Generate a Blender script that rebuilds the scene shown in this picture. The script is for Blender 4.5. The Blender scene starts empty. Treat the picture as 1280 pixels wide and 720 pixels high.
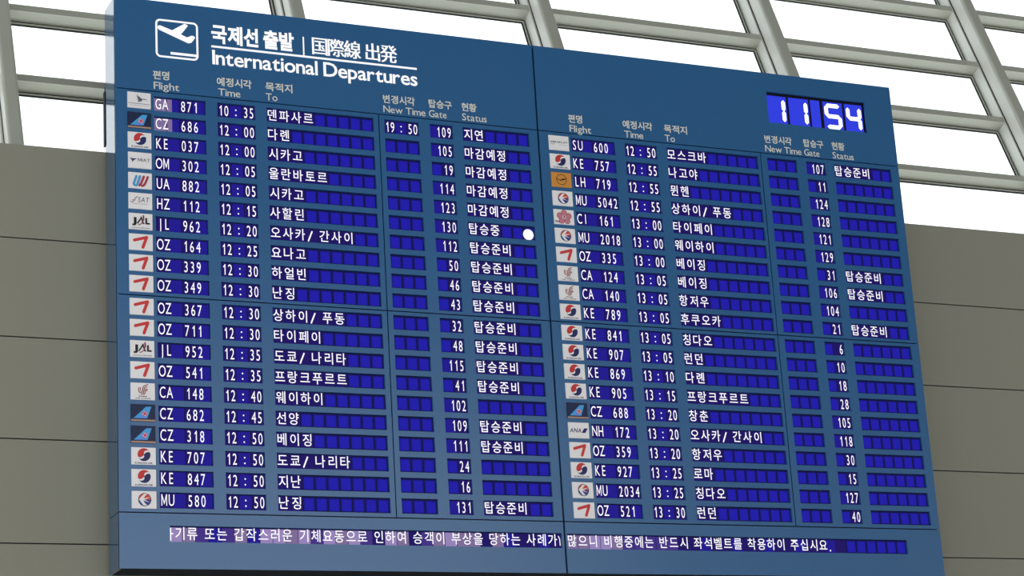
import bpy, bmesh, math, random
from mathutils import Vector, Matrix
random.seed(7)
SC = bpy.context.scene
COL = SC.collection

# ------------------------------------------------------------------ camera, sky, exposure
S = 0.5                 # metres per board unit (the board is 10 units wide)
ZT = 6.65               # height of the board's top edge above the floor
def W(u, v, y=0.0):
    """board frame (u to the right, v down from the top edge, y into the wall) -> world"""
    return Vector((u * S, y * S, ZT - v * S))

cam = bpy.data.cameras.new('camera')
cam.sensor_width = 36.0
cam.lens = 2754.8 / 1280 * 36.0
cam_ob = bpy.data.objects.new('camera', cam)
COL.objects.link(cam_ob)
R = ((0.91141959, 0.05902846, -0.40722226), (0.06257484, 0.95826323, 0.27895513), (0.40669241, -0.27972704, 0.86968619))
def d2w(r): return Vector((r[0], r[2], -r[1]))
xa, ya, za = d2w(R[0]), -d2w(R[1]), -d2w(R[2])
m = Matrix.Identity(4)
for i in range(3):
    m[i][0], m[i][1], m[i][2] = xa[i], ya[i], za[i]
m.translation = W(-5.59918243, 9.99273866, -21.69696359)
cam_ob.matrix_world = m
cam.clip_start = 0.1
cam.clip_end = 500
SC.camera = cam_ob

world = bpy.data.worlds.new('overcast_sky')
SC.world = world
world.use_nodes = True
wn = world.node_tree
bg = wn.nodes['Background']
tc = wn.nodes.new('ShaderNodeTexCoord')
nz = wn.nodes.new('ShaderNodeTexNoise')
nz.inputs['Scale'].default_value = 2.0
cr = wn.nodes.new('ShaderNodeValToRGB')
cr.color_ramp.elements[0].color = (0.93, 0.95, 1.0, 1)
cr.color_ramp.elements[1].color = (1.0, 1.0, 1.0, 1)
wn.links.new(tc.outputs['Generated'], nz.inputs['Vector'])
wn.links.new(nz.outputs['Fac'], cr.inputs['Fac'])
wn.links.new(cr.outputs['Color'], bg.inputs['Color'])
bg.inputs['Strength'].default_value = 1.9

SC.view_settings.view_transform = 'Standard'
SC.view_settings.look = 'None'
SC.view_settings.gamma = 1.0
SC.view_settings.use_curve_mapping = False
SC.view_settings.exposure = 0.0

# ------------------------------------------------------------------ materials
def lin(c):
    return tuple(((x / 255) / 12.92 if x / 255 <= 0.04045 else ((x / 255 + 0.055) / 1.055) ** 2.4) for x in c) + (1.0,)

def mat(name, rgb, rough=0.6, spec=0.4, metal=0.0, noise=0.0, scale=6.0, coat=0.0, linear=None):
    M = bpy.data.materials.new(name)
    M.use_nodes = True
    nt = M.node_tree
    b = nt.nodes['Principled BSDF']
    c = linear + (1.0,) if linear else lin(rgb)
    b.inputs['Base Color'].default_value = c
    b.inputs['Roughness'].default_value = rough
    b.inputs['Specular IOR Level'].default_value = spec
    b.inputs['Metallic'].default_value = metal
    b.inputs['Coat Weight'].default_value = coat
    b.inputs['Coat Roughness'].default_value = 0.08
    if noise:
        t = nt.nodes.new('ShaderNodeTexCoord')
        n = nt.nodes.new('ShaderNodeTexNoise')
        n.inputs['Scale'].default_value = scale
        n.inputs['Detail'].default_value = 4
        r = nt.nodes.new('ShaderNodeMapRange')
        r.inputs['To Min'].default_value = 1 - noise
        r.inputs['To Max'].default_value = 1 + noise
        mx = nt.nodes.new('ShaderNodeVectorMath')
        mx.operation = 'SCALE'
        mx.inputs[0].default_value = c[:3]
        nt.links.new(t.outputs['Object'], n.inputs['Vector'])
        nt.links.new(n.outputs['Fac'], r.inputs['Value'])
        nt.links.new(r.outputs['Result'], mx.inputs['Scale'])
        nt.links.new(mx.outputs[0], b.inputs['Base Color'])
    return M

def lit(name, rgb, k=1.0):
    """a surface that glows in its own colour"""
    M = bpy.data.materials.new(name)
    M.use_nodes = True
    b = M.node_tree.nodes['Principled BSDF']
    b.inputs['Base Color'].default_value = (0.004, 0.004, 0.01, 1)
    b.inputs['Roughness'].default_value = 0.45
    b.inputs['Specular IOR Level'].default_value = 0.06
    b.inputs['Emission Color'].default_value = lin(rgb)
    b.inputs['Emission Strength'].default_value = k
    return M

def glass(name):
    M = bpy.data.materials.new(name)
    M.use_nodes = True
    nt = M.node_tree
    for n in list(nt.nodes): nt.nodes.remove(n)
    o = nt.nodes.new('ShaderNodeOutputMaterial')
    tr = nt.nodes.new('ShaderNodeBsdfTransparent')
    tr.inputs['Color'].default_value = (0.95, 0.97, 0.97, 1)
    gl = nt.nodes.new('ShaderNodeBsdfGlossy')
    gl.inputs['Roughness'].default_value = 0.02
    mx = nt.nodes.new('ShaderNodeMixShader')
    lw = nt.nodes.new('ShaderNodeLayerWeight')
    lw.inputs['Blend'].default_value = 0.25
    fr = nt.nodes.new('ShaderNodeMath')
    fr.operation = 'MULTIPLY_ADD'
    fr.inputs[1].default_value = 0.25
    fr.inputs[2].default_value = 0.02
    nt.links.new(lw.outputs['Facing'], fr.inputs[0])
    nt.links.new(fr.outputs[0], mx.inputs[0])
    nt.links.new(tr.outputs[0], mx.inputs[1])
    nt.links.new(gl.outputs[0], mx.inputs[2])
    nt.links.new(mx.outputs[0], o.inputs[0])
    return M

BLUE_RGB = (0.025, 0.124, 0.295)
M_blue = mat('blue_panel', None, 0.25, 0.72, noise=0.04, scale=3.0, linear=BLUE_RGB)
M_side = mat('polished_blue_side', None, 0.10, 0.5, linear=(0.03, 0.10, 0.2), coat=0.6)
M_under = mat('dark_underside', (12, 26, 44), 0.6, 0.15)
M_case = mat('black_case', (16, 18, 26), 0.6)
M_dark = mat('display_bezel', (12, 12, 30), 0.5, 0.2)
M_white = lit('glowing_white_lettering', (255, 255, 255), 1.0)  # lettering given its own glow to come out full white
M_grey = mat('grey_lettering', None, 0.6, linear=(0.72, 0.74, 0.66))
M_plate = mat('logo_plate', None, 0.4, linear=(0.90, 0.885, 0.88))
M_wall = mat('cladding', None, 0.75, 0.25, noise=0.03, scale=1.2, linear=(0.272, 0.270, 0.214))
M_joint = mat('joint', (18, 18, 14), 0.8)
M_floor = mat('floor_stone', (232, 229, 222), 0.35, noise=0.05, scale=2.0)
M_ceil = mat('ceiling_panel', (70, 72, 72), 0.8)
M_pale = mat('added_wall_pale', None, 0.8, linear=(0.68, 0.68, 0.66))
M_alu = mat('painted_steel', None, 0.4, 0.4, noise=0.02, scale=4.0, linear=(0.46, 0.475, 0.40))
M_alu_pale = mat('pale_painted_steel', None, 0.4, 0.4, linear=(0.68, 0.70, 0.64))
M_gasket_gap = mat('rubber_gasket_and_gap_shade', (34, 34, 40), 0.7)
M_glass = glass('window_glass')
E_back = lit('lcd_gap', (13, 13, 64))
E_tile = lit('lcd_tile', (29, 25, 164))
E_edge = lit('lcd_tile_edge', (22, 20, 120))
E_text = lit('lcd_text_tile', (28, 15, 96))
E_soft = lit('lcd_soft_tile', (30, 22, 138))
E_lav = lit('lcd_lavender_tile', (148, 130, 182))  # paler lavender and mauve tones for some message and flight cells
E_pink = lit('lcd_mauve_tile', (124, 106, 148))
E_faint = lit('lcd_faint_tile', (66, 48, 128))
E_char = lit('lcd_character', (252, 250, 255), 1.05)
E_clock = lit('clock_face', (48, 62, 222))
E_cdig = lit('clock_segment', (255, 252, 255), 1.6)
LOGO = {}
def lc(rgb):
    if rgb not in LOGO:
        LOGO[rgb] = mat('logo_ink_%02x%02x%02x' % rgb, rgb, 0.45)
    return LOGO[rgb]

# ------------------------------------------------------------------ mesh helpers
class MB:
    """collects shapes of several materials and links them as one mesh object"""
    def __init__(self):
        self.v, self.f, self.fm, self.mats = [], [], [], []
    def mi(self, m):
        if m not in self.mats: self.mats.append(m)
        return self.mats.index(m)
    def face(self, pts, m):
        i = len(self.v)
        self.v += [Vector(p) for p in pts]
        self.f.append(tuple(range(i, i + len(pts))))
        self.fm.append(self.mi(m))
    def box8(self, p, m, skip=()):
        i = len(self.v)
        self.v += [Vector(q) for q in p]
        k = self.mi(m)
        for n, q in enumerate(((0, 1, 2, 3), (7, 6, 5, 4), (0, 4, 5, 1), (1, 5, 6, 2), (2, 6, 7, 3), (3, 7, 4, 0))):
            if n in skip: continue
            self.f.append(tuple(i + a for a in q))
            self.fm.append(k)
    def box(self, u0, u1, v0, v1, y0, y1, m):
        self.box8([W(u0, v1, y0), W(u1, v1, y0), W(u1, v0, y0), W(u0, v0, y0),
                   W(u0, v1, y1), W(u1, v1, y1), W(u1, v0, y1), W(u0, v0, y1)], m)
    def quad(self, u0, u1, v0, v1, y, m):
        self.face([W(u0, v1, y), W(u1, v1, y), W(u1, v0, y), W(u0, v0, y)], m)
    def poly(self, pts, y, m):
        """flat n-gon in board coordinates (u, v)"""
        a = sum(p[0] * q[1] - q[0] * p[1] for p, q in zip(pts, pts[1:] + pts[:1]))
        if a > 0: pts = pts[::-1]
        self.face([W(u, v, y) for u, v in pts], m)
    def stroke(self, pts, w, y, m, n=6):
        """a round-ended line of width w along pts"""
        for i, ((a, b), (c, d)) in enumerate(zip(pts, pts[1:])):
            t = math.atan2(d - b, c - a)
            out = []
            for k in range(n + 1):
                q = t + math.pi / 2 + math.pi * k / n
                out.append((a + w / 2 * math.cos(q), b + w / 2 * math.sin(q)))
            for k in range(n + 1):
                q = t - math.pi / 2 + math.pi * k / n
                out.append((c + w / 2 * math.cos(q), d + w / 2 * math.sin(q)))
            self.poly(out, y - 0.00015 * (i % 7), m)
    def disc(self, u, v, r, y, m, n=28):
        self.poly([(u + r * math.cos(2 * math.pi * k / n), v + r * math.sin(2 * math.pi * k / n)) for k in range(n)], y, m)
    def ring(self, u, v, r0, r1, y, m, n=32, a0=0, a1=2 * math.pi):
        for k in range(n):
            a, b = a0 + (a1 - a0) * k / n, a0 + (a1 - a0) * (k + 1) / n
            self.poly([(u + r0 * math.cos(a), v + r0 * math.sin(a)), (u + r1 * math.cos(a), v + r1 * math.sin(a)),
                       (u + r1 * math.cos(b), v + r1 * math.sin(b)), (u + r0 * math.cos(b), v + r0 * math.sin(b))], y, m)
    def build(self, name, parent=None, smooth=False):
        me = bpy.data.meshes.new(name)
        off = parent_loc(parent)
        me.from_pydata([p - off for p in self.v], [], self.f)
        for mm in self.mats: me.materials.append(mm)
        me.polygons.foreach_set('material_index', self.fm)
        if smooth: me.polygons.foreach_set('use_smooth', [True] * len(self.f))
        me.update()
        o = bpy.data.objects.new(name, me)
        COL.objects.link(o)
        if parent: o.parent = parent
        return o

def parent_loc(p):
    t = Vector((0, 0, 0))
    while p is not None:
        t = t + p.location
        p = p.parent
    return t

def tag(o, label=None, cat=None, group=None, kind=None):
    if label: o['label'] = label
    if cat: o['category'] = cat
    if group: o['group'] = group
    if kind: o['kind'] = kind
    return o

def empty(name, loc):
    o = bpy.data.objects.new(name, None)
    o.location = loc
    COL.objects.link(o)
    return o

# glyph outlines from Blender's own built-in lettering
_G = {}
_tc = bpy.data.curves.new('glyph_source', 'FONT')
_to = bpy.data.objects.new('glyph_source', _tc)
COL.objects.link(_to)
_tc.resolution_u = 3
def glyph(ch, bold):
    key = (ch, bold)
    if ch == '1':       # display numeral one: upright stroke with a slanting flag
        return ([(0.17, 0.0), (0.27, 0.0), (0.27, 0.69), (0.19, 0.69), (0.17, 0.64), (0.04, 0.55), (0.04, 0.46), (0.17, 0.53)],
                [(0, 1, 2, 3, 4, 7), (4, 5, 6, 7)], (0.0, 0.30, 0.0, 0.69))
    if ch == 'M':       # display capital M: narrow stems and a shallow valley
        st = 0.088
        v_ = [(0, 0), (st, 0), (st, 0.69), (0, 0.69), (0.60 - st, 0), (0.60, 0), (0.60, 0.69), (0.60 - st, 0.69),
              (st, 0.50), (0.30, 0.06), (0.30, 0.24), (0.60 - st, 0.50)]
        return (v_, [(0, 1, 8, 2, 3), (4, 5, 6, 7, 11), (8, 9, 10, 2), (9, 11, 7, 10)], (0.0, 0.60, 0.0, 0.69))
    if key not in _G:
        _tc.offset = bold
        _tc.body = ch
        bpy.context.view_layer.update()
        ev = _to.evaluated_get(bpy.context.evaluated_depsgraph_get())
        me = bpy.data.meshes.new_from_object(ev)
        vs = [(p.co.x, p.co.y) for p in me.vertices]
        fs = [tuple(p.vertices) for p in me.polygons]
        bpy.data.meshes.remove(me)
        if vs:
            bb = (min(p[0] for p in vs), max(p[0] for p in vs), min(p[1] for p in vs), max(p[1] for p in vs))
        else:
            bb = (0, 0.25, 0, 0)
        _G[key] = (vs, fs, bb)
    return _G[key]

def put(mb, ch, uc, vb, sx, sy, y, m, bold=0.02, slant=0.0, left=None):
    """one glyph, centred on uc (or starting at left), baseline at v = vb"""
    vs, fs, bb = glyph(ch, bold)
    if not vs: return
    x0 = (left - bb[0] * sx) if left is not None else uc - (bb[0] + bb[1]) / 2 * sx
    i = len(mb.v)
    mb.v += [W(x0 + (a + slant * b) * sx, vb - b * sy, y) for a, b in vs]
    k = mb.mi(m)
    for f in fs:
        mb.f.append(tuple(i + q for q in f))
        mb.fm.append(k)

def line_text(mb, text, u0, u1, vb, cap, y, m, bold=0.02, capref=0.69, slant=0.0, gap=0.095):
    """a line of lettering that fills u0..u1, capital height cap, baseline vb"""
    adv, x, items = {}, 0.0, []
    prev = None
    for ch in text:
        if ch == ' ':
            x += 0.24
            continue
        vs, fs, bb = glyph(ch, bold)
        w = bb[1] - bb[0]
        cjk = ord(ch) > 0x2E80
        if cjk:
            items.append((ch, x + (0.92 - w) / 2))
            x += 0.92
        else:
            items.append((ch, x))
            x += w + gap
    last = items[-1]
    wl = glyph(last[0], bold)[2]
    first = items[0][1]
    total = last[1] + (wl[1] - wl[0]) - first
    sx = (u1 - u0) / total
    for ch, px in items:
        put(mb, ch, 0, vb, sx, cap / capref, y, m, bold, slant, left=u0 + (px - first) * sx)

PRE = [(0.02, 'ABCDEFGHIJKLMNOPQRSTUVWXYZ'), (0.0, '023456789ABCDEFGHIJKLMNOPQRSTUVWXYZ'), (0.014, 'InternationalDepartures'), (0.022, '편명예정시각목적지변경탑승구현황'), (0.0, '国際線出発MIATSAKHLNGRUDOES'),
       (0.005, 'FlightTimeToNewGatSus'), (0.006, '덴파사르다롄시카고울란바토할린오/간이요나하얼빈난징상푸동타페도쿄리프랑크트웨선양베지모스야뮌헨항저우후칭런던창춘로마'
        '연감예정탑승중준비기류또는갑작러운체동으인여객부을당례가많니행에반드좌석벨를착용주십시'), (0.035, '국제선출발')]
for bold_, chars_ in PRE:
    for ch_ in chars_: glyph(ch_, bold_)

# ------------------------------------------------------------------ the setting
YW = 0.48               # front of the wall behind the board, board units
WALL_TOP, JOINTS = 1.633, (2.681, 3.761, 4.846, 5.93, 7.01, 8.09, 9.17, 10.25, 11.33, 12.41)
UL, UR = -14.0, 26.0
mb = MB()
edges = [WALL_TOP] + list(JOINTS) + [ZT / S]
for a, b in zip(edges, edges[1:]):
    mb.box(UL, UR, a + (0.0 if a == WALL_TOP else 0.007), b - 0.007, YW, YW + 0.1, M_wall)
mb.box(UL, UR, WALL_TOP + 0.02, ZT / S, YW + 0.02, YW + 0.099, M_joint)
tag(mb.build('wall_front'), 'beige grey clad wall with thin dark horizontal joints behind the board', 'wall', kind='structure')

def wbox(mb, x0, x1, y0, y1, z0, z1, m):
    mb.box8([(x0, y0, z0), (x1, y0, z0), (x1, y0, z1), (x0, y0, z1), (x0, y1, z0), (x1, y1, z0), (x1, y1, z1), (x0, y1, z1)], m)
HX0, HX1, HY = -10.0, 27.0, -20.0
mb = MB(); wbox(mb, HX0, HX1, HY, 0.3, -0.2, 0.0, M_floor)
tag(mb.build('floor'), 'pale stone floor of the hall below the board', 'floor', kind='structure')

TH = math.radians(22.6)
UP = (-math.cos(TH), math.sin(TH))          # (v, y) along the glazing
NI = (-math.sin(TH), -math.cos(TH))         # (v, y) into the hall
def GP(u, w, off):
    return W(u, 1.675 + UP[0] * w + NI[0] * off, 0.97 + UP[1] * w + NI[1] * off)
def gbox(mb, u0, u1, w0, w1, o0, o1, m):
    """box on the glazing: u across, w up the slope, o towards the hall"""
    mb.box8([GP(u0, w0, o1), GP(u1, w0, o1), GP(u1, w1, o1), GP(u0, w1, o1),
             GP(u0, w0, o0), GP(u1, w0, o0), GP(u1, w1, o0), GP(u0, w1, o0)], m)

WTOP = 7.75
top_pt = GP(0, WTOP, 0)
zc = top_pt.z - 0.02
mb = MB(); wbox(mb, HX0, HX1, HY, top_pt.y + 0.3, zc, zc + 0.3, M_ceil)
tag(mb.build('ceiling'), 'grey ceiling high above the leaning glass facade', 'ceiling', kind='structure')
mb = MB(); wbox(mb, 12.6, HX1, HY - 0.3, HY, -0.2, zc + 0.3, M_pale)  # unseen wall, added to hold the board's sheen to its left part
tag(mb.build('wall_back_added'), 'pale unseen wall added at the back of the hall to shape the sheen on the board', 'wall', kind='structure')

MULL = [-4.50, -0.985, 2.635, 6.13, 9.645, 13.265, 16.85]
TRANS = [0.25, 1.378, 2.508, 3.60, 4.74, 5.85, 6.96]
MW = 0.19
def round_tube(mb, u0, u1, w0, w1, o0, o1, r, m, n=4):
    sec = []
    for cu, co, a0 in ((u1 - r, o1 - r, 0), (u0 + r, o1 - r, 90), (u0 + r, o0 + r, 180), (u1 - r, o0 + r, 270)):
        for k in range(n + 1):
            a = math.radians(a0 + 90 * k / n)
            sec.append((cu + r * math.cos(a), co + r * math.sin(a)))
    for (a, b), (c, d) in zip(sec, sec[1:] + sec[:1]):
        mb.face([GP(a, w0, b), GP(c, w0, d), GP(c, w1, d), GP(a, w1, b)], m)
    mb.face([GP(a, w1, b) for a, b in sec], m)
    mb.face([GP(a, w0, b) for a, b in sec][::-1], m)

places = ['beyond the left end of the picture', 'left of the board', 'behind the board\'s white heading', 'above the board\'s middle seam',
          'above the board\'s clock', 'right of the board', 'at the far right end']
for k, U in enumerate(MULL):
    t = empty('trim_%d' % (k + 1), GP(U + MW / 2, -0.3, 0))
    tag(t, 'pale steel mullion with rounded tube, ' + places[k], 'mullion', 'steel mullions of the glass facade', 'structure')
    mb = MB(); gbox(mb, U, U + MW, -0.3, WTOP, -0.22, 0.0, M_alu_pale); mb.build('frame_bar', t)
    mb = MB(); gbox(mb, U + 0.028, U + 0.168, -0.3, WTOP, 0.014, 0.20, M_alu_pale)
    gbox(mb, U + 0.022, U + 0.174, -0.3, WTOP, 0.0, 0.014, M_gasket_gap); mb.build('web_plate', t)  # dark strip stands in for the shadow gap between frame and web
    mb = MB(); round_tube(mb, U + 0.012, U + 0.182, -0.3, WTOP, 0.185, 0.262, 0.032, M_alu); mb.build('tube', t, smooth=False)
    for w in TRANS:
        mb = MB()
        # curved gusset where a transom meets the mullion
        prof = [(0.0, 0.0)] + [(0.12 * math.sin(a * math.pi / 16), 0.13 * (1 - math.cos(a * math.pi / 16))) for a in range(9)]
        base = w - 0.06
        pts = [(base, 0.0), (base + 0.02, 0.05), (base + 0.05, 0.09), (base + 0.10, 0.125), (base - 0.04, 0.125), (base - 0.04, 0.0)]
        L = [GP(U + 0.03, a, b) for a, b in pts]; Rr = [GP(U + 0.16, a, b) for a, b in pts]
        mb.face(L, M_alu); mb.face(Rr[::-1], M_alu)
        for i in range(len(pts)):
            j = (i + 1) % len(pts)
            mb.face([L[i], Rr[i], Rr[j], L[j]], M_alu)
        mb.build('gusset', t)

names = ['out of frame at far left', 'left of the board', 'above the board\'s white heading', 'above the board\'s right half',
         'right of the board around the clock corner', 'in the top right corner']
for k in range(len(MULL) - 1):
    a, b = MULL[k] + MW, MULL[k + 1]
    t = empty('window_%d' % (k + 1), GP((a + b) / 2, -0.3, -0.2))
    tag(t, 'leaning bay of bright glass panes between steel mullions, ' + names[k], 'window', 'bays of the leaning glass facade', 'structure')
    lo = -0.3
    for w in TRANS + [WTOP]:
        if w != WTOP:
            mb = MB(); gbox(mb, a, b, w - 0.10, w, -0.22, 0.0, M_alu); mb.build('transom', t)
        hi = (w - 0.10) if w != WTOP else w
        mb = MB(); gbox(mb, a + 0.001, b - 0.001, lo + 0.001, hi - 0.001, -0.205, -0.195, M_glass); mb.build('glass_pane', t)
        mb = MB()
        for (p, q, r_, s_) in ((a, b, hi - 0.022, hi), (a, b, lo, lo + 0.022), (a, a + 0.022, lo + 0.022, hi - 0.022), (b - 0.022, b, lo + 0.022, hi - 0.022)):
            gbox(mb, p, q, r_, s_, -0.194, -0.18, M_gasket_gap)
        for e0, e1 in ((0.022, 0.04),):
            for (p, q, r_, s_) in ((a + e0, b - e0, hi - e1, hi - e0), (a + e0, b - e0, lo + e0, lo + e1), (a + e0, a + e1, lo + e1, hi - e1), (b - e1, b - e0, lo + e1, hi - e1)):
                gbox(mb, p, q, r_, s_, -0.194, -0.172, M_alu)
        for e0, e1 in ((0.04, 0.06),):
            for (p, q, r_, s_) in ((a + e0, b - e0, hi - e1, hi - e0), (a + e0, b - e0, lo + e0, lo + e1), (a + e0, a + e1, lo + e1, hi - e1), (b - e1, b - e0, lo + e1, hi - e1)):
                gbox(mb, p, q, r_, s_, -0.194, -0.185, M_gasket_gap)
        mb.build('gasket', t)
        lo = w

# ------------------------------------------------------------------ the departures board
BW, BH, BD = 10.0, 6.257, 0.42
A_, M_, B_ = 1.065, 3.373, 5.681
PT = 0.03               # thickness of the front panels
board = empty('departures_board', W(5, BH, BD / 2))
tag(board, 'large blue airport departures board with lit rows of flights, mounted on the beige wall', 'departures board')

mb = MB(); mb.box(0.03, 9.97, 0.03, 6.227, 0.07, BD, M_case); mb.build('casing', board)
for u0, u1 in ((0.0, 0.028), (9.972, 10.0)):
    for v0, v1 in ((0.0, B_ - 0.004), (B_ + 0.004, BH)):
        mb = MB(); mb.box(u0, u1, v0, v1, 0.008, BD, M_side)
        tag(mb.build('side_panel', board), 'polished blue side panel')
mb = MB(); mb.box(0.03, 9.97, 0.0, 0.028, 0.008, BD, M_side); mb.build('top_panel', board)
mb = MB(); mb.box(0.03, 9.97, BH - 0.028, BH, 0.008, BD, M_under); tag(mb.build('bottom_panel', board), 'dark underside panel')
for u0, v0, v1 in ((-0.009, 0.95, 1.58), (3.3, 0.3, 5.6), (6.6, 0.3, 5.6), (9.9, 0.3, 5.6)):
    mb = MB(); mb.box(u0, u0 + 0.09, v0, v1, BD, YW, M_case)
    mb.box(u0 + 0.01, u0 + 0.08, v0 - 0.06, v0 - 0.01, BD, YW - 0.015, M_case)
    tag(mb.build('mounting_rail', board), 'dark mounting rail behind the casing')

COLS = {'flight': (0.427, 1.003), 'time': (1.134, 1.567), 'destination': (1.697, 2.957), 'new_time': (3.087, 3.507), 'gate': (3.641, 3.924), 'status': (4.046, 4.886)}
TILES = {'flight': 4, 'time': 3, 'destination': 9, 'new_time': 3, 'gate': 2, 'status': 6}
LOGO_U = (0.132, 0.385)
def row_v(r):           # top of row r (1..20)
    return 1.119 + 0.2276 * (r - 1) if r <= 10 else 3.417 + 0.2277 * (r - 11)
RH = 0.166
holes = []
for half in (0, 5.0):
    for r in range(1, 21):
        for c, (a, b) in COLS.items():
            holes.append((a + half, b + half, row_v(r), row_v(r) + RH))
TICK = [(0.527, 4.968, 5.812, 5.978), (5.034, 9.511, 5.816, 5.984)]
CLOCK = (8.166, 9.599, 0.246, 0.652)
holes += TICK + [CLOCK]

SEAM, S1, S2 = 5.003, 3.02, 7.996
def panel(u0, u1, v0, v1):
    g = 0.006
    eu0 = u0 if u0 == 0 else u0 + (0.011 if u0 == SEAM else g)
    eu1 = u1 if u1 == BW else u1 - (0.011 if u1 == SEAM else g)
    ev0 = v0 if v0 == 0 else v0 + g
    ev1 = v1 if v1 == BH else v1 - g
    hs = [h for h in holes if h[0] >= u0 and h[1] <= u1 and h[2] >= v0 and h[3] <= v1]
    us = sorted({eu0, eu1} | {h[0] for h in hs} | {h[1] for h in hs})
    vs = sorted({ev0, ev1} | {h[2] for h in hs} | {h[3] for h in hs})
    bm = bmesh.new()
    vert = {}
    def V(i, j):
        if (i, j) not in vert: vert[(i, j)] = bm.verts.new(W(us[i], vs[j], 0) - board.location)
        return vert[(i, j)]
    for i in range(len(us) - 1):
        for j in range(len(vs) - 1):
            cu, cv = (us[i] + us[i + 1]) / 2, (vs[j] + vs[j + 1]) / 2
            if any(h[0] < cu < h[1] and h[2] < cv < h[3] for h in hs): continue
            bm.faces.new((V(i, j + 1), V(i + 1, j + 1), V(i + 1, j), V(i, j)))
    r = bmesh.ops.extrude_face_region(bm, geom=bm.faces[:])
    vv = [e for e in r['geom'] if isinstance(e, bmesh.types.BMVert)]
    bmesh.ops.translate(bm, verts=vv, vec=(0, PT * S, 0))
    bmesh.ops.recalc_face_normals(bm, faces=bm.faces[:])
    me = bpy.data.meshes.new('front_panel')
    bm.to_mesh(me); bm.free()
    me.materials.append(M_blue)
    o = bpy.data.objects.new('front_panel', me)
    COL.objects.link(o)
    o.parent = board
    return o

heads = [panel(0, SEAM, 0, A_), panel(SEAM, BW, 0, A_)]
for v0, v1 in ((A_, M_), (M_, B_)):
    for u0, u1 in ((0, S1), (S1, SEAM), (SEAM, S2), (S2, BW)):
        panel(u0, u1, v0, v1)
feet = [panel(0, SEAM, B_, BH), panel(SEAM, BW, B_, BH)]

# headings printed on the two top panels
Y1 = -0.0015
mb = MB()
line_text(mb, '국제선 출발', 1.084, 2.04, 0.397, 0.186, Y1, M_white, 0.035, capref=0.8)
for du in (-0.0045, 0.0, 0.0045):
    line_text(mb, '国際線 出発', 2.259 + du, 3.277 + du, 0.405, 0.186, Y1 - du * 0.02, M_white, 0.0, capref=0.8)
mb.quad(2.146, 2.162, 0.226, 0.455, Y1, M_white)
mb.quad(1.081, 3.515, 0.452, 0.476, Y1, M_white)
line_text(mb, 'International Departures', 1.089, 3.515, 0.672, 0.166, Y1, M_white, 0.014, gap=0.03)
tag(mb.build('heading_lettering', heads[0]), 'white heading lettering in Korean, Japanese and English')

mb = MB()
u0, u1, v0, v1, r, w = 0.453, 0.933, 0.208, 0.658, 0.055, 0.022
out, inn = [], []
for cu, cv, a0 in ((u1 - r, v1 - r, 0), (u0 + r, v1 - r, 90), (u0 + r, v0 + r, 180), (u1 - r, v0 + r, 270)):
    for k in range(7):
        a = math.radians(a0 + 15 * k)
        out.append((cu + r * math.cos(a), cv + r * math.sin(a)))
        inn.append((cu + (r - w) * math.cos(a), cv + (r - w) * math.sin(a)))
for i in range(len(out)):
    j = (i + 1) % len(out)
    mb.poly([out[i], out[j], inn[j], inn[i]], Y1, M_white)
mb.poly([(0.476, 0.314), (0.483, 0.293), (0.495, 0.285), (0.51, 0.285), (0.64, 0.327), (0.777, 0.236), (0.79, 0.234), (0.821, 0.252), (0.74, 0.365), (0.81, 0.392),
         (0.859, 0.365), (0.885, 0.368), (0.9, 0.385), (0.862, 0.443), (0.846, 0.455), (0.818, 0.461), (0.49, 0.336)], Y1, M_white)
mb.quad(0.619, 0.915, 0.584, 0.613, Y1, M_white)
tag(mb.build('takeoff_pictogram', heads[0]), 'white outlined pictogram of an aircraft taking off')

HEADS = [('편명', 'Flight', 0.418, 0.600, 0.425, 0.709), ('예정시각', 'Time', 1.134, 1.532, 1.147, 1.40), ('목적지', 'To', 1.691, 2.005, 1.692, 1.828),
         ('변경시각', 'New Time', 3.083, 3.470, 3.081, 3.594), ('탑승구', 'Gate', 3.639, 3.926, 3.637, 3.855), ('현황', 'Status', 4.046, 4.236, 4.048, 4.355)]
for half in (0, 1):
    for kr, en, a, b, c, d in HEADS:
        o = half * 4.992
        mb = MB()
        dv = 0.006 * half
        line_text(mb, kr, a + o, b + o, 0.912 + dv, 0.087, Y1, M_grey, 0.022, capref=0.8)
        line_text(mb, en, c + o, d + o, 1.035 + dv, 0.084, Y1, M_grey, 0.005, gap=0.05)
        mb.build('column_heading', heads[half])

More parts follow.
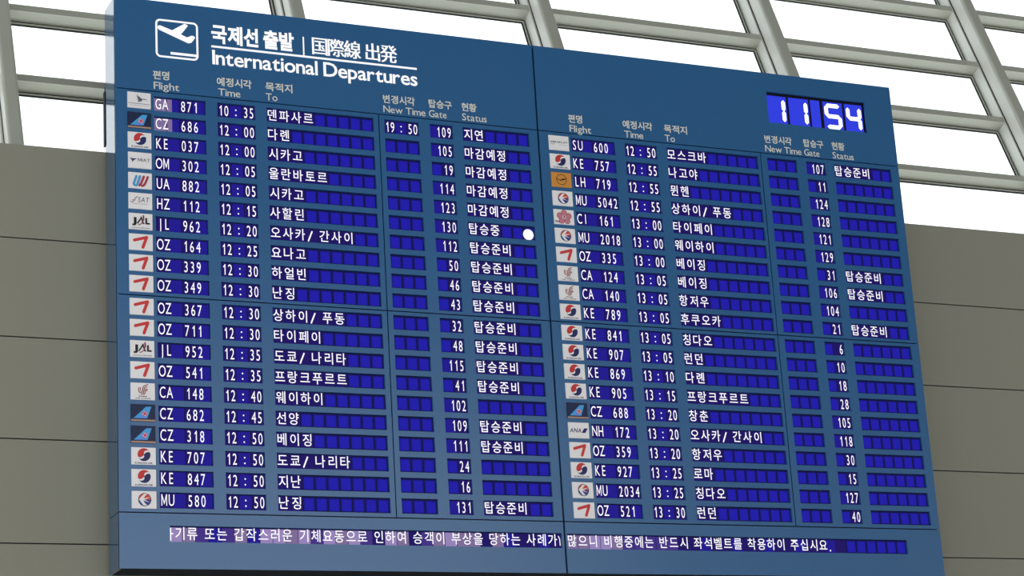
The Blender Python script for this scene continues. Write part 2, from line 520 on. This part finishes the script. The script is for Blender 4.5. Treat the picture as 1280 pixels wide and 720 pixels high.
# airline plates: each drawn in a box of 25.3 x 16.6 (x right, y up)
def logo(mb, kind, u0, v0, u1, v1):
    kx, ky = (u1 - u0) / 25.3, (v1 - v0) / 17.8
    X = lambda x: u0 + x * kx
    Y = lambda y: v1 - y * ky
    P = lambda pts: [(X(a), Y(b)) for a, b in pts]
    F, y1, y2, y3 = -0.014, -0.0155, -0.017, -0.0185
    def T(t, x0, x1, yb, cap, c, bold=0.02, slant=0.0, yy=y1):
        line_text(mb, t, X(x0), X(x1), Y(yb), cap * ky, yy, c, bold, slant=slant)
    base = {'CZ': lc((16, 34, 74)), 'LH': lc((214, 146, 62))}.get(kind, M_plate)
    mb.box(u0, u1, v0, v1, F, 0.0, base)
    red, navy, black, dark = lc((205, 52, 52)), lc((30, 38, 96)), lc((22, 20, 26)), lc((92, 92, 104))
    if kind == 'KE':
        cx, cy, r = 13.0, 10.3, 6.7
        def Scurve(n=10):
            p = []
            for k in range(n + 1):
                a = math.pi + math.pi * k / n
                p.append((-r / 2 + r / 2 * math.cos(a), r / 2 * math.sin(a)))
            for k in range(1, n + 1):
                a = math.pi - math.pi * k / n
                p.append((r / 2 + r / 2 * math.cos(a), r / 2 * math.sin(a)))
            return p
        rot = math.radians(22)
        Rr = lambda p: (cx + p[0] * math.cos(rot) - p[1] * math.sin(rot), cy + p[0] * math.sin(rot) + p[1] * math.cos(rot))
        sc = [(a, b * 0.66) for a, b in Scurve()]
        arc_t = [(r * math.cos(math.pi * k / 16), r * math.sin(math.pi * k / 16)) for k in range(1, 16)]
        arc_b = [(r * math.cos(math.pi + math.pi * k / 16), r * math.sin(math.pi + math.pi * k / 16)) for k in range(1, 16)]
        mb.poly(P([Rr(p) for p in sc + arc_t]), y1, red)
        mb.poly(P([Rr(p) for p in arc_b + sc[::-1]]), y1, navy)
        wav = [Rr((a * 1.0, b * 1.0)) for a, b in sc]
        n_ = len(wav) - 1
        wds = [0.35 + 1.0 * math.sin(math.pi * k / n_) for k in range(n_ + 1)]
        mb.poly([(X(a), Y(b + w_)) for (a, b), w_ in zip(wav, wds)] + [(X(a), Y(b - w_)) for (a, b), w_ in reversed(list(zip(wav, wds)))], y2, M_plate)
        T('KOREAN AIR', 3.6, 21.8, 0.9, 1.5, navy, 0.03)
    elif kind == 'OZ':
        c = lc((214, 58, 58))
        mb.stroke(P([(5.6, 10.6), (18.8, 14.4)]), 3.2 * kx, y1, c)
        mb.stroke(P([(18.7, 14.2), (14.6, 3.2)]), 3.2 * kx, y2, c)
        mb.poly(P([(11.5, 13.7), (19.6, 15.9), (20.2, 14.2), (16.5, 8.0), (17.0, 12.4)]), y3, c)
    elif kind == 'JL':
        T('J', 3.2, 8.2, 6.6, 6.2, black, 0.06)
        T('L', 17.6, 22.4, 6.6, 6.0, black, 0.06)
        mb.stroke(P([(9.3, 6.9), (13.4, 13.2)]), 1.5 * kx, y1, black)
        mb.stroke(P([(13.2, 13.6), (15.2, 7.0), (16.0, 6.8)]), 1.5 * kx, y2, black)
        c = lc((150, 40, 60))
        mb.stroke(P([(15.6, 15.6), (15.7, 11.0), (14.2, 7.6), (12.2, 5.6), (10.0, 4.9)]), 0.9 * kx, y3, c)
        mb.stroke(P([(15.4, 15.2), (15.7, 11.4)]), 1.6 * kx, y3 - 0.001, c)
        T('JAPAN AIRLINES', 3.0, 22.6, 1.4, 1.0, dark, 0.02)
    elif kind == 'MU':
        cx, cy, r = 13.2, 9.0, 6.7
        ob, bl = lc((216, 70, 48)), lc((44, 58, 140))
        arc = lambda a0, a1, rr, n=18: [(cx + rr * math.cos(math.radians(a0 + (a1 - a0) * k / n)), cy + rr * math.sin(math.radians(a0 + (a1 - a0) * k / n))) for k in range(n + 1)]
        mb.poly(P(arc(0, 180, r)), y1, ob)
        mb.poly(P(arc(180, 360, r)), y1, bl)
        mb.ring(X(cx), Y(cy), (r - 0.45) * kx, (r + 0.1) * kx, y1 - 0.0005, lc((52, 40, 92)))
        mb.poly(P([(cx - 0.6, cy + 6.0), (cx - 3.4, cy + 3.2), (cx - 5.9, cy + 0.2), (cx - 3.6, cy - 3.2), (cx - 1.4, cy - 5.9), (cx + 2.6, cy - 6.0),
                   (cx - 0.4, cy - 3.0), (cx - 1.8, cy + 0.0), (cx + 0.2, cy + 3.6), (cx + 2.8, cy + 6.0)]), y2, M_plate)
        mb.poly(P([(cx - 1.8, cy + 0.9), (cx + 2.0, cy + 1.9), (cx + 6.0, cy + 2.6), (cx + 2.6, cy + 1.1), (cx - 0.3, cy + 0.1),
                   (cx + 2.6, cy - 1.6), (cx + 6.2, cy - 2.9), (cx + 1.6, cy - 1.9), (cx - 1.8, cy - 0.6)]), y3, M_plate)
    elif kind == 'CZ':
        mb.poly(P([(2.6, 3.1), (15.6, 15.2), (21.4, 15.6), (16.9, 3.2)]), y1, lc((70, 168, 230)))
        mb.poly(P([(5.4, 3.1), (13.6, 8.2), (16.9, 3.2)]), y1 - 0.0005, lc((98, 150, 232)))
        c = lc((214, 120, 140))
        for k in range(8):
            a = math.radians(45 * k + 20)
            mb.disc(X(14.2 + 1.9 * math.cos(a)), Y(8.0 + 1.9 * math.sin(a)), 1.0 * kx, y2 - 0.0002 * k, c if k % 2 else lc((232, 176, 190)), 12)
        mb.disc(X(14.2), Y(8.0), 1.2 * kx, y3, lc((190, 62, 84)), 12)
        mb.poly(P([(0, 0), (25.3, 0), (25.3, 1.9), (0, 1.9)]), y1, lc((176, 142, 124)))
    elif kind == 'CA':
        c = lc((150, 52, 64))
        mb.stroke(P([(8.6, 12.8), (8.2, 9.4), (9.2, 7.6), (11.2, 7.6), (12.2, 9.4), (12.6, 12.4), (14.0, 14.8), (18.0, 16.2)]), 0.95 * kx, y1, c)
        mb.stroke(P([(10.2, 12.6), (10.0, 9.6)]), 0.8 * kx, y1, c)
        mb.stroke(P([(11.0, 5.6), (13.0, 7.0), (13.8, 9.6), (14.2, 12.2), (16.0, 13.9), (17.2, 13.6)]), 0.95 * kx, y1, c)
        mb.stroke(P([(13.4, 5.4), (15.0, 7.4), (15.3, 10.2), (16.2, 11.6), (17.2, 10.8), (16.8, 9.4)]), 0.95 * kx, y1, c)
        mb.stroke(P([(8.4, 3.8), (16.6, 3.5)]), 0.7 * kx, y1, lc((120, 40, 60)))
        T('AIR CHINA', 4.6, 20.8, 1.0, 1.2, dark, 0.02)
    elif kind == 'UA':
        lb, rd = lc((72, 160, 216)), lc((176, 58, 76))
        mb.stroke(P([(8.6, 13.6), (5.6, 4.9), (6.4, 3.6), (8.8, 3.2)]), 2.5 * kx, y1, lb)
        mb.stroke(P([(12.4, 13.6), (9.6, 4.9)]), 2.6 * kx, y2, lb)
        mb.stroke(P([(16.6, 13.6), (13.6, 6.0), (11.8, 3.6)]), 2.5 * kx, y1, rd)
        mb.stroke(P([(20.8, 13.4), (17.9, 6.0), (16.0, 3.6), (14.4, 3.2)]), 2.5 * kx, y2, rd)
        mb.stroke(P([(14.4, 13.8), (11.4, 5.4)]), 0.5 * kx, y3, M_plate)
    elif kind == 'OM':
        mb.poly(P([(1.4, 11.4), (4.2, 10.6), (9.4, 10.8), (5.8, 8.4), (4.8, 6.4), (3.6, 8.8)]), y1, lc((70, 70, 104)))
        T('MIAT', 10.4, 23.6, 7.6, 3.6, lc((60, 58, 70)), 0.0)
    elif kind == 'HZ':
        c = lc((72, 72, 88))
        T('SAT', 9.8, 21.6, 7.6, 5.6, c, 0.0, slant=0.2)
        mb.stroke(P([(2.2, 7.6), (4.0, 7.0), (6.0, 9.6), (8.2, 13.0), (9.8, 13.4)]), 0.7 * kx, y1, c)
        mb.stroke(P([(3.4, 9.4), (7.2, 9.4)]), 0.6 * kx, y2, lc((206, 90, 100)))
        T('SAKHALIN', 4.0, 19.6, 5.2, 0.9, dark, 0.0)
    elif kind == 'GA':
        c = lc((92, 96, 106))
        for k in range(5):
            mb.stroke(P([(10.2 + 0.3 * k, 14.2 - 1.7 * k), (15.6 - 0.2 * k, 10.2 - 0.5 * k)]), 0.8 * kx, y1 - 0.0002 * k, c)
        mb.poly(P([(10.6, 13.4), (16.2, 10.4), (12.6, 6.6), (12.0, 9.4)]), y2, lc((96, 102, 112)))
        mb.stroke(P([(15.6, 10.2), (18.0, 10.4), (20.2, 9.8)]), 0.8 * kx, y3, c)
        mb.stroke(P([(1.0, 5.2), (24.2, 4.8)]), 0.5 * kx, y1, c)
        T('GARUDA INDONESIA', 2.0, 23.0, 2.6, 0.8, lc((140, 140, 150)), 0.0)
    elif kind == 'SU':
        T('AEROFLOT', 1.4, 23.6, 9.0, 1.9, lc((40, 42, 70)), 0.03)
        T('RUSSIAN', 1.6, 7.4, 6.8, 1.2, lc((60, 60, 84)), 0.0)
        T('AIRLINES', 12.0, 22.6, 6.4, 0.7, lc((130, 130, 140)), 0.0)
    elif kind == 'LH':
        c = lc((70, 44, 34))
        mb.ring(X(12.6), Y(9.2), 5.9 * kx, 6.6 * kx, y1, c)
        mb.stroke(P([(6.4, 10.2), (10.6, 8.2), (13.0, 9.0), (18.8, 11.0)]), 0.75 * kx, y2, c)
        mb.stroke(P([(10.8, 7.6), (14.6, 10.2)]), 0.9 * kx, y3, c)
        mb.stroke(P([(11.0, 8.0), (17.2, 9.6)]), 0.7 * kx, y3 - 0.0005, c)
    elif kind == 'CI':
        p1, p2 = lc((206, 128, 142)), lc((160, 62, 82))
        for k in range(5):
            a = math.radians(90 + 72 * k)
            x, y = 12.8 + 6.0 * math.cos(a), 8.7 + 5.3 * math.sin(a)
            mb.disc(X(x), Y(y), 3.7 * kx, y1 - 0.0003 * k, p2, 20)
            mb.disc(X(x), Y(y), 3.1 * kx, y2 - 0.0003 * k, p1, 20)
        for k in range(10):
            a = math.radians(90 + 36 * k)
            mb.stroke(P([(12.8, 8.9), (12.8 + 3.6 * math.cos(a), 8.9 + 3.6 * math.sin(a))]), 0.35 * kx, -0.020 - 0.0001 * k, lc((236, 206, 210)))
        mb.disc(X(12.8), Y(8.9), 1.2 * kx, -0.0215, p2, 14)
        mb.stroke(P([(1.4, 3.6), (7.0, 2.4)]), 1.6 * kx, y1, lc((142, 96, 132)))
    elif kind == 'NH':
        c = lc((38, 40, 84))
        T('ANA', 1.2, 15.4, 6.4, 4.8, c, 0.015, slant=0.22)
        mb.poly(P([(16.0, 6.2), (19.4, 11.4), (23.8, 11.4), (20.4, 6.2)]), y1, lc((34, 36, 110)))

ROWS = {0: [
 ('GA', '871', '10:35', '덴파사르', '19:50', '109', '지연'), ('CZ', '686', '12:00', '다롄', '', '105', '마감예정'),
 ('KE', '037', '12:00', '시카고', '', '19', '마감예정'), ('OM', '302', '12:05', '울란바토르', '', '114', '마감예정'),
 ('UA', '882', '12:05', '시카고', '', '123', '마감예정'), ('HZ', '112', '12:15', '사할린', '', '130', '탑승중'),
 ('JL', '962', '12:20', '오사카/ 간사이', '', '112', '탑승준비'), ('OZ', '164', '12:25', '요나고', '', '50', '탑승준비'),
 ('OZ', '339', '12:30', '하얼빈', '', '46', '탑승준비'), ('OZ', '349', '12:30', '난징', '', '43', '탑승준비'),
 ('OZ', '367', '12:30', '상하이/ 푸동', '', '32', '탑승준비'), ('OZ', '711', '12:30', '타이페이', '', '48', '탑승준비'),
 ('JL', '952', '12:35', '도쿄/ 나리타', '', '115', '탑승준비'), ('OZ', '541', '12:35', '프랑크푸르트', '', '41', '탑승준비'),
 ('CA', '148', '12:40', '웨이하이', '', '102', ''), ('CZ', '682', '12:45', '선양', '', '109', '탑승준비'),
 ('CZ', '318', '12:50', '베이징', '', '111', '탑승준비'), ('KE', '707', '12:50', '도쿄/ 나리타', '', '24', ''),
 ('KE', '847', '12:50', '지난', '', '16', ''), ('MU', '580', '12:50', '난징', '', '131', '탑승준비')],
 1: [
 ('SU', '600', '12:50', '모스크바', '', '107', '탑승준비'), ('KE', '757', '12:55', '나고야', '', '11', ''),
 ('LH', '719', '12:55', '뮌헨', '', '124', ''), ('MU', '5042', '12:55', '상하이/ 푸동', '', '128', ''),
 ('CI', '161', '13:00', '타이페이', '', '121', ''), ('MU', '2018', '13:00', '웨이하이', '', '129', ''),
 ('OZ', '335', '13:00', '베이징', '', '31', '탑승준비'), ('CA', '124', '13:05', '베이징', '', '106', '탑승준비'),
 ('CA', '140', '13:05', '항저우', '', '104', ''), ('KE', '789', '13:05', '후쿠오카', '', '21', '탑승준비'),
 ('KE', '841', '13:05', '칭다오', '', '6', ''), ('KE', '907', '13:05', '런던', '', '10', ''),
 ('KE', '869', '13:10', '다롄', '', '18', ''), ('KE', '905', '13:15', '프랑크푸르트', '', '28', ''),
 ('CZ', '688', '13:20', '창춘', '', '105', ''), ('NH', '172', '13:20', '오사카/ 간사이', '', '118', ''),
 ('OZ', '359', '13:20', '항저우', '', '30', ''), ('KE', '927', '13:25', '로마', '', '15', ''),
 ('MU', '2034', '13:25', '칭다오', '', '127', ''), ('OZ', '521', '13:30', '런던', '', '40', '')]}

YD, YT, YG = 0.0315, 0.0300, 0.0288      # display slab, tiles, characters
DSX, DSY, DB = 0.102, 0.174, 0.0       # digits and latin letters
KSX, KSY, KB = 0.132, 0.145, 0.006       # hangul

def tiles(mb, u0, u1, v0, v1, n, used, half=None, special=None):
    p = (u1 - u0) / n
    for i in range(n):
        a, b = u0 + p * i, u0 + p * (i + 1)
        k = used[i]
        if special and i in special:
            mb.quad(a + 0.006, b - 0.004, v0 + 0.012, v1 - 0.006, YT, special[i])
        elif k == 0:      # blank lit tile: brighter core, darker rim
            mb.quad(a + 0.010, b - 0.008, v0 + 0.016, v1 - 0.012, YT, E_edge)
            mb.quad(a + 0.022, b - 0.018, v0 + 0.026, v1 - 0.020, YT - 0.0005, E_tile)
        elif k == 1:      # tile with characters on it
            mb.quad(a + 0.003, b - 0.003, v0 + 0.006, v1 - 0.006, YT, E_text)
        else:             # half used
            mb.quad(a + 0.006, b - 0.006, v0 + 0.010, v1 - 0.010, YT, E_soft)

def display(name, parent, u0, u1, r0, n, used, special=None):
    v0, v1 = r0, r0 + RH
    mb = MB()
    mb.box(u0 + 0.002, u1 - 0.002, v0 + 0.002, v1 - 0.002, YD, YD + 0.006, E_back)
    tiles(mb, u0 + 0.002, u1 - 0.002, v0, v1, n, used, special=special)
    return mb

for half in (0, 1):
    o = 5.0 * half
    for idx, (al, num, tm, dest, nt, gate, stat) in enumerate(ROWS[half]):
        r = idx + 1
        v0 = row_v(r)
        vb = v0 + 0.138       # digit baseline
        kb = v0 + 0.128       # hangul baseline
        mb = MB()
        mb.box(0.40 + o, 2.985 + o, v0 - 0.012, v0 + RH + 0.012, 0.040, 0.064, M_dark)
        mb.box(3.06 + o, 4.91 + o, v0 - 0.012, v0 + RH + 0.012, 0.040, 0.064, M_dark)
        row = tag(mb.build('flight_row', board), 'row of flight %s %s at %s' % (al, num, tm))
        # airline plate
        mb = MB()
        lv = v0 - 0.004 + (0.0 if half else -0.014 * max(0, 1 - (r - 1) / 12))
        logo(mb, al, LOGO_U[0] + o, lv, LOGO_U[1] + o + 0.002, lv + 0.180)
        mb.build('airline_plate', row)
        # flight number
        a, b = COLS['flight'][0] + o, COLS['flight'][1] + o
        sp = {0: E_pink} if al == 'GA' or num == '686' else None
        mb = display('flight', row, a, b, v0, 4, [1, 2, 1, 2 if len(num) == 3 else 1], sp)
        if sp:
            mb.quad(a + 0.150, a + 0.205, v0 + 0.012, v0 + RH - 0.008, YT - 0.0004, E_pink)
        put(mb, al[0], a + 0.054, vb - 0.004, DSX * 0.98, DSY, YG, E_char, DB)
        put(mb, al[1], a + 0.131, vb - 0.004, DSX * 0.98, DSY, YG, E_char, DB)
        for k, ch in enumerate(num):
            put(mb, ch, a + 0.330 + 0.070 * k, vb, DSX, DSY, YG, E_char, DB)
        mb.build('flight_display', row)
        # times
        for name, text in (('time', tm), ('new_time', nt)):
            a, b = COLS[name][0] + o, COLS[name][1] + o
            mb = display(name, row, a, b, v0, 3, [1, 2, 1] if text else [0, 0, 0])
            if text:
                p = (b - a) / 6
                for k, ch in ((0.55, text[0]), (1.45, text[1]), (4.50, text[3]), (5.42, text[4])):
                    put(mb, ch, a + p * k + 0.006, vb, DSX * 1.02, DSY, YG, E_char, DB)
                for dv in (0.052, 0.112):
                    mb.quad(a + p * 2.93, a + p * 3.13, v0 + dv, v0 + dv + 0.015, YG, E_char)
            mb.build(name + '_display', row)
        # hangul fields
        for name, text, n in (('destination', dest, 9), ('status', stat, 6)):
            a, b = COLS[name][0] + o, COLS[name][1] + o
            used = [0] * n
            items, pos = [], 0
            for ch in text:
                if ch == ' ': continue
                items.append((ch, pos)); used[pos] = 1; pos += 1
            mb = display(name, row, a, b, v0, n, used)
            p = (b - a) / n
            for ch, k in items:
                if ch == '/':
                    mb.stroke([(a + p * (k + 0.18), v0 + 0.140), (a + p * (k + 0.50), v0 + 0.032)], 0.016, YG, E_char)
                else:
                    put(mb, ch, (a + 0.012 + 0.133 * (k + 0.5)) if name == 'status' else (a + p * (k + 0.5) + 0.002), kb, KSX, KSY, YG, E_char, KB)
            mb.build(name + '_display', row)
            if stat == '탑승중' and name == 'status':
                q = MB(); q.disc(4.806, v0 + 0.095, 0.064, 0.024, E_char, 28)
                q.ring(4.806, v0 + 0.095, 0.064, 0.066, 0.025, E_char)
                tag(q.build('boarding_lamp', row), 'round white lamp at the end of the row')
        # gate
        a, b = COLS['gate'][0] + o, COLS['gate'][1] + o
        used = [2 if len(gate) == 3 else 0, 1]
        mb = display('gate', row, a, b, v0, 2, used)
        for k, ch in enumerate(reversed(gate)):
            put(mb, ch, b - 0.036 - 0.066 * k, vb, DSX * 0.96, DSY, YG, E_char, DB)
        mb.build('gate_display', row)

# clock
c0, c1, d0, d1 = CLOCK
mb = MB()
mb.box(c0 - 0.02, c1 + 0.02, d0 - 0.02, d1 + 0.02, 0.046, 0.066, M_dark)
clock = tag(mb.build('clock', board), 'lit blue clock reading 11 54')
SEG = {'1': 'bc', '5': 'afgcd', '4': 'fgbc'}
def seven(mb, ch, a, b, t, e, w):
    on = SEG[ch]
    mid = (t + e) / 2
    g = -0.004
    def H(v):
        mb.poly([(a + g, v), (a + g + w / 2, v - w / 2), (b - g - w / 2, v - w / 2), (b - g, v), (b - g - w / 2, v + w / 2), (a + g + w / 2, v + w / 2)], 0.0415, E_cdig)
    def Vv(u, v0, v1):
        mb.poly([(u, v0 + g), (u + w / 2, v0 + g + w / 2), (u + w / 2, v1 - g - w / 2), (u, v1 - g), (u - w / 2, v1 - g - w / 2), (u - w / 2, v0 + g + w / 2)], 0.0415, E_cdig)
    if 'a' in on: H(t)
    if 'g' in on: H(mid)
    if 'd' in on: H(e)
    if 'f' in on: Vv(a, t, mid)
    if 'b' in on: Vv(b, t, mid)
    if 'c' in on: Vv(b, mid, e)
for a, b, ch in ((8.178, 8.466, '1'), (8.500, 8.788, '1'), (8.818, 8.952, ''), (9.000, 9.282, '5'), (9.318, 9.576, '4')):
    mb = MB()
    mb.box(a, b, d0 + 0.030, d1 - 0.004, 0.043, 0.047, E_clock)
    if ch: seven(mb, ch, a + 0.045, b - 0.044, d0 + 0.078, d1 - 0.046, 0.054)
    mb.build('clock_digit' if ch else 'clock_divider', clock)

# running message along the foot
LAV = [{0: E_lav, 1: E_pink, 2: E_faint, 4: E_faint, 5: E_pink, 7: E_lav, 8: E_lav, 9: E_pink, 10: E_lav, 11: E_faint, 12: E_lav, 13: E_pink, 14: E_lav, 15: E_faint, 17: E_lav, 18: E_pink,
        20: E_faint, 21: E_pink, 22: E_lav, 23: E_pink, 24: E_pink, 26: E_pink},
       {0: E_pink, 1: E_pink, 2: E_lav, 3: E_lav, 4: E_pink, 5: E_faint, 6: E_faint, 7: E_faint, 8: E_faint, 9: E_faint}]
MSG = ['기류 또는 갑작스러운 기체요동으로 인하여 승객이 부상을 당하는 사례가', '많으니 비행중에는 반드시 좌석벨트를 착용하이 주십시요.']
ENDS = [(0.575, 4.93), (5.040, 8.475)]
for k in (0, 1):
    a, b, v0, v1 = TICK[k]
    mb = MB()
    mb.box(a + 0.002, b - 0.002, v0 + 0.002, v1 - 0.002, YD, YD + 0.02, E_back)
    n = 32
    p = (b - a) / n
    last = 24 if k else 32
    for i in range(n):
        u = a + p * i
        if k and i > 25:
            mb.quad(u + 0.010, u + p - 0.008, v0 + 0.016, v1 - 0.012, YT, E_edge)
            mb.quad(u + 0.022, u + p - 0.018, v0 + 0.026, v1 - 0.020, YT - 0.0005, E_tile)
        else:
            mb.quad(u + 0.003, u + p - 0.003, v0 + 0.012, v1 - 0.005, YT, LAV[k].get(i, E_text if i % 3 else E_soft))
    s, e = ENDS[k]
    units = sum(0.42 if c == ' ' else (0.4 if c == '.' else 1.0) for c in MSG[k])
    q = (e - s) / units
    x = s
    for ch in MSG[k]:
        if ch == ' ':
            x += 0.42 * q
        elif ch == '.':
            mb.quad(x + 0.02, x + 0.036, v0 + 0.126, v0 + 0.144, YG, E_char)
            x += 0.4 * q
        else:
            put(mb, ch, x + q / 2, v0 + 0.128, KSX * 0.97, KSY, YG, E_char, KB)
            x += q
    if k == 0:
        mb.quad(a + 0.010, a + 0.022, v0 + 0.016, v0 + 0.150, YG, E_char)
        mb.quad(a + 0.022, a + 0.044, v0 + 0.070, v0 + 0.084, YG, E_char)
        mb.stroke([(b - 0.030, v0 + 0.03), (b - 0.016, v0 + 0.06), (b - 0.014, v0 + 0.13)], 0.010, YG, E_char)
    mb.build('message_display', feet[k])

bpy.data.objects.remove(_to)
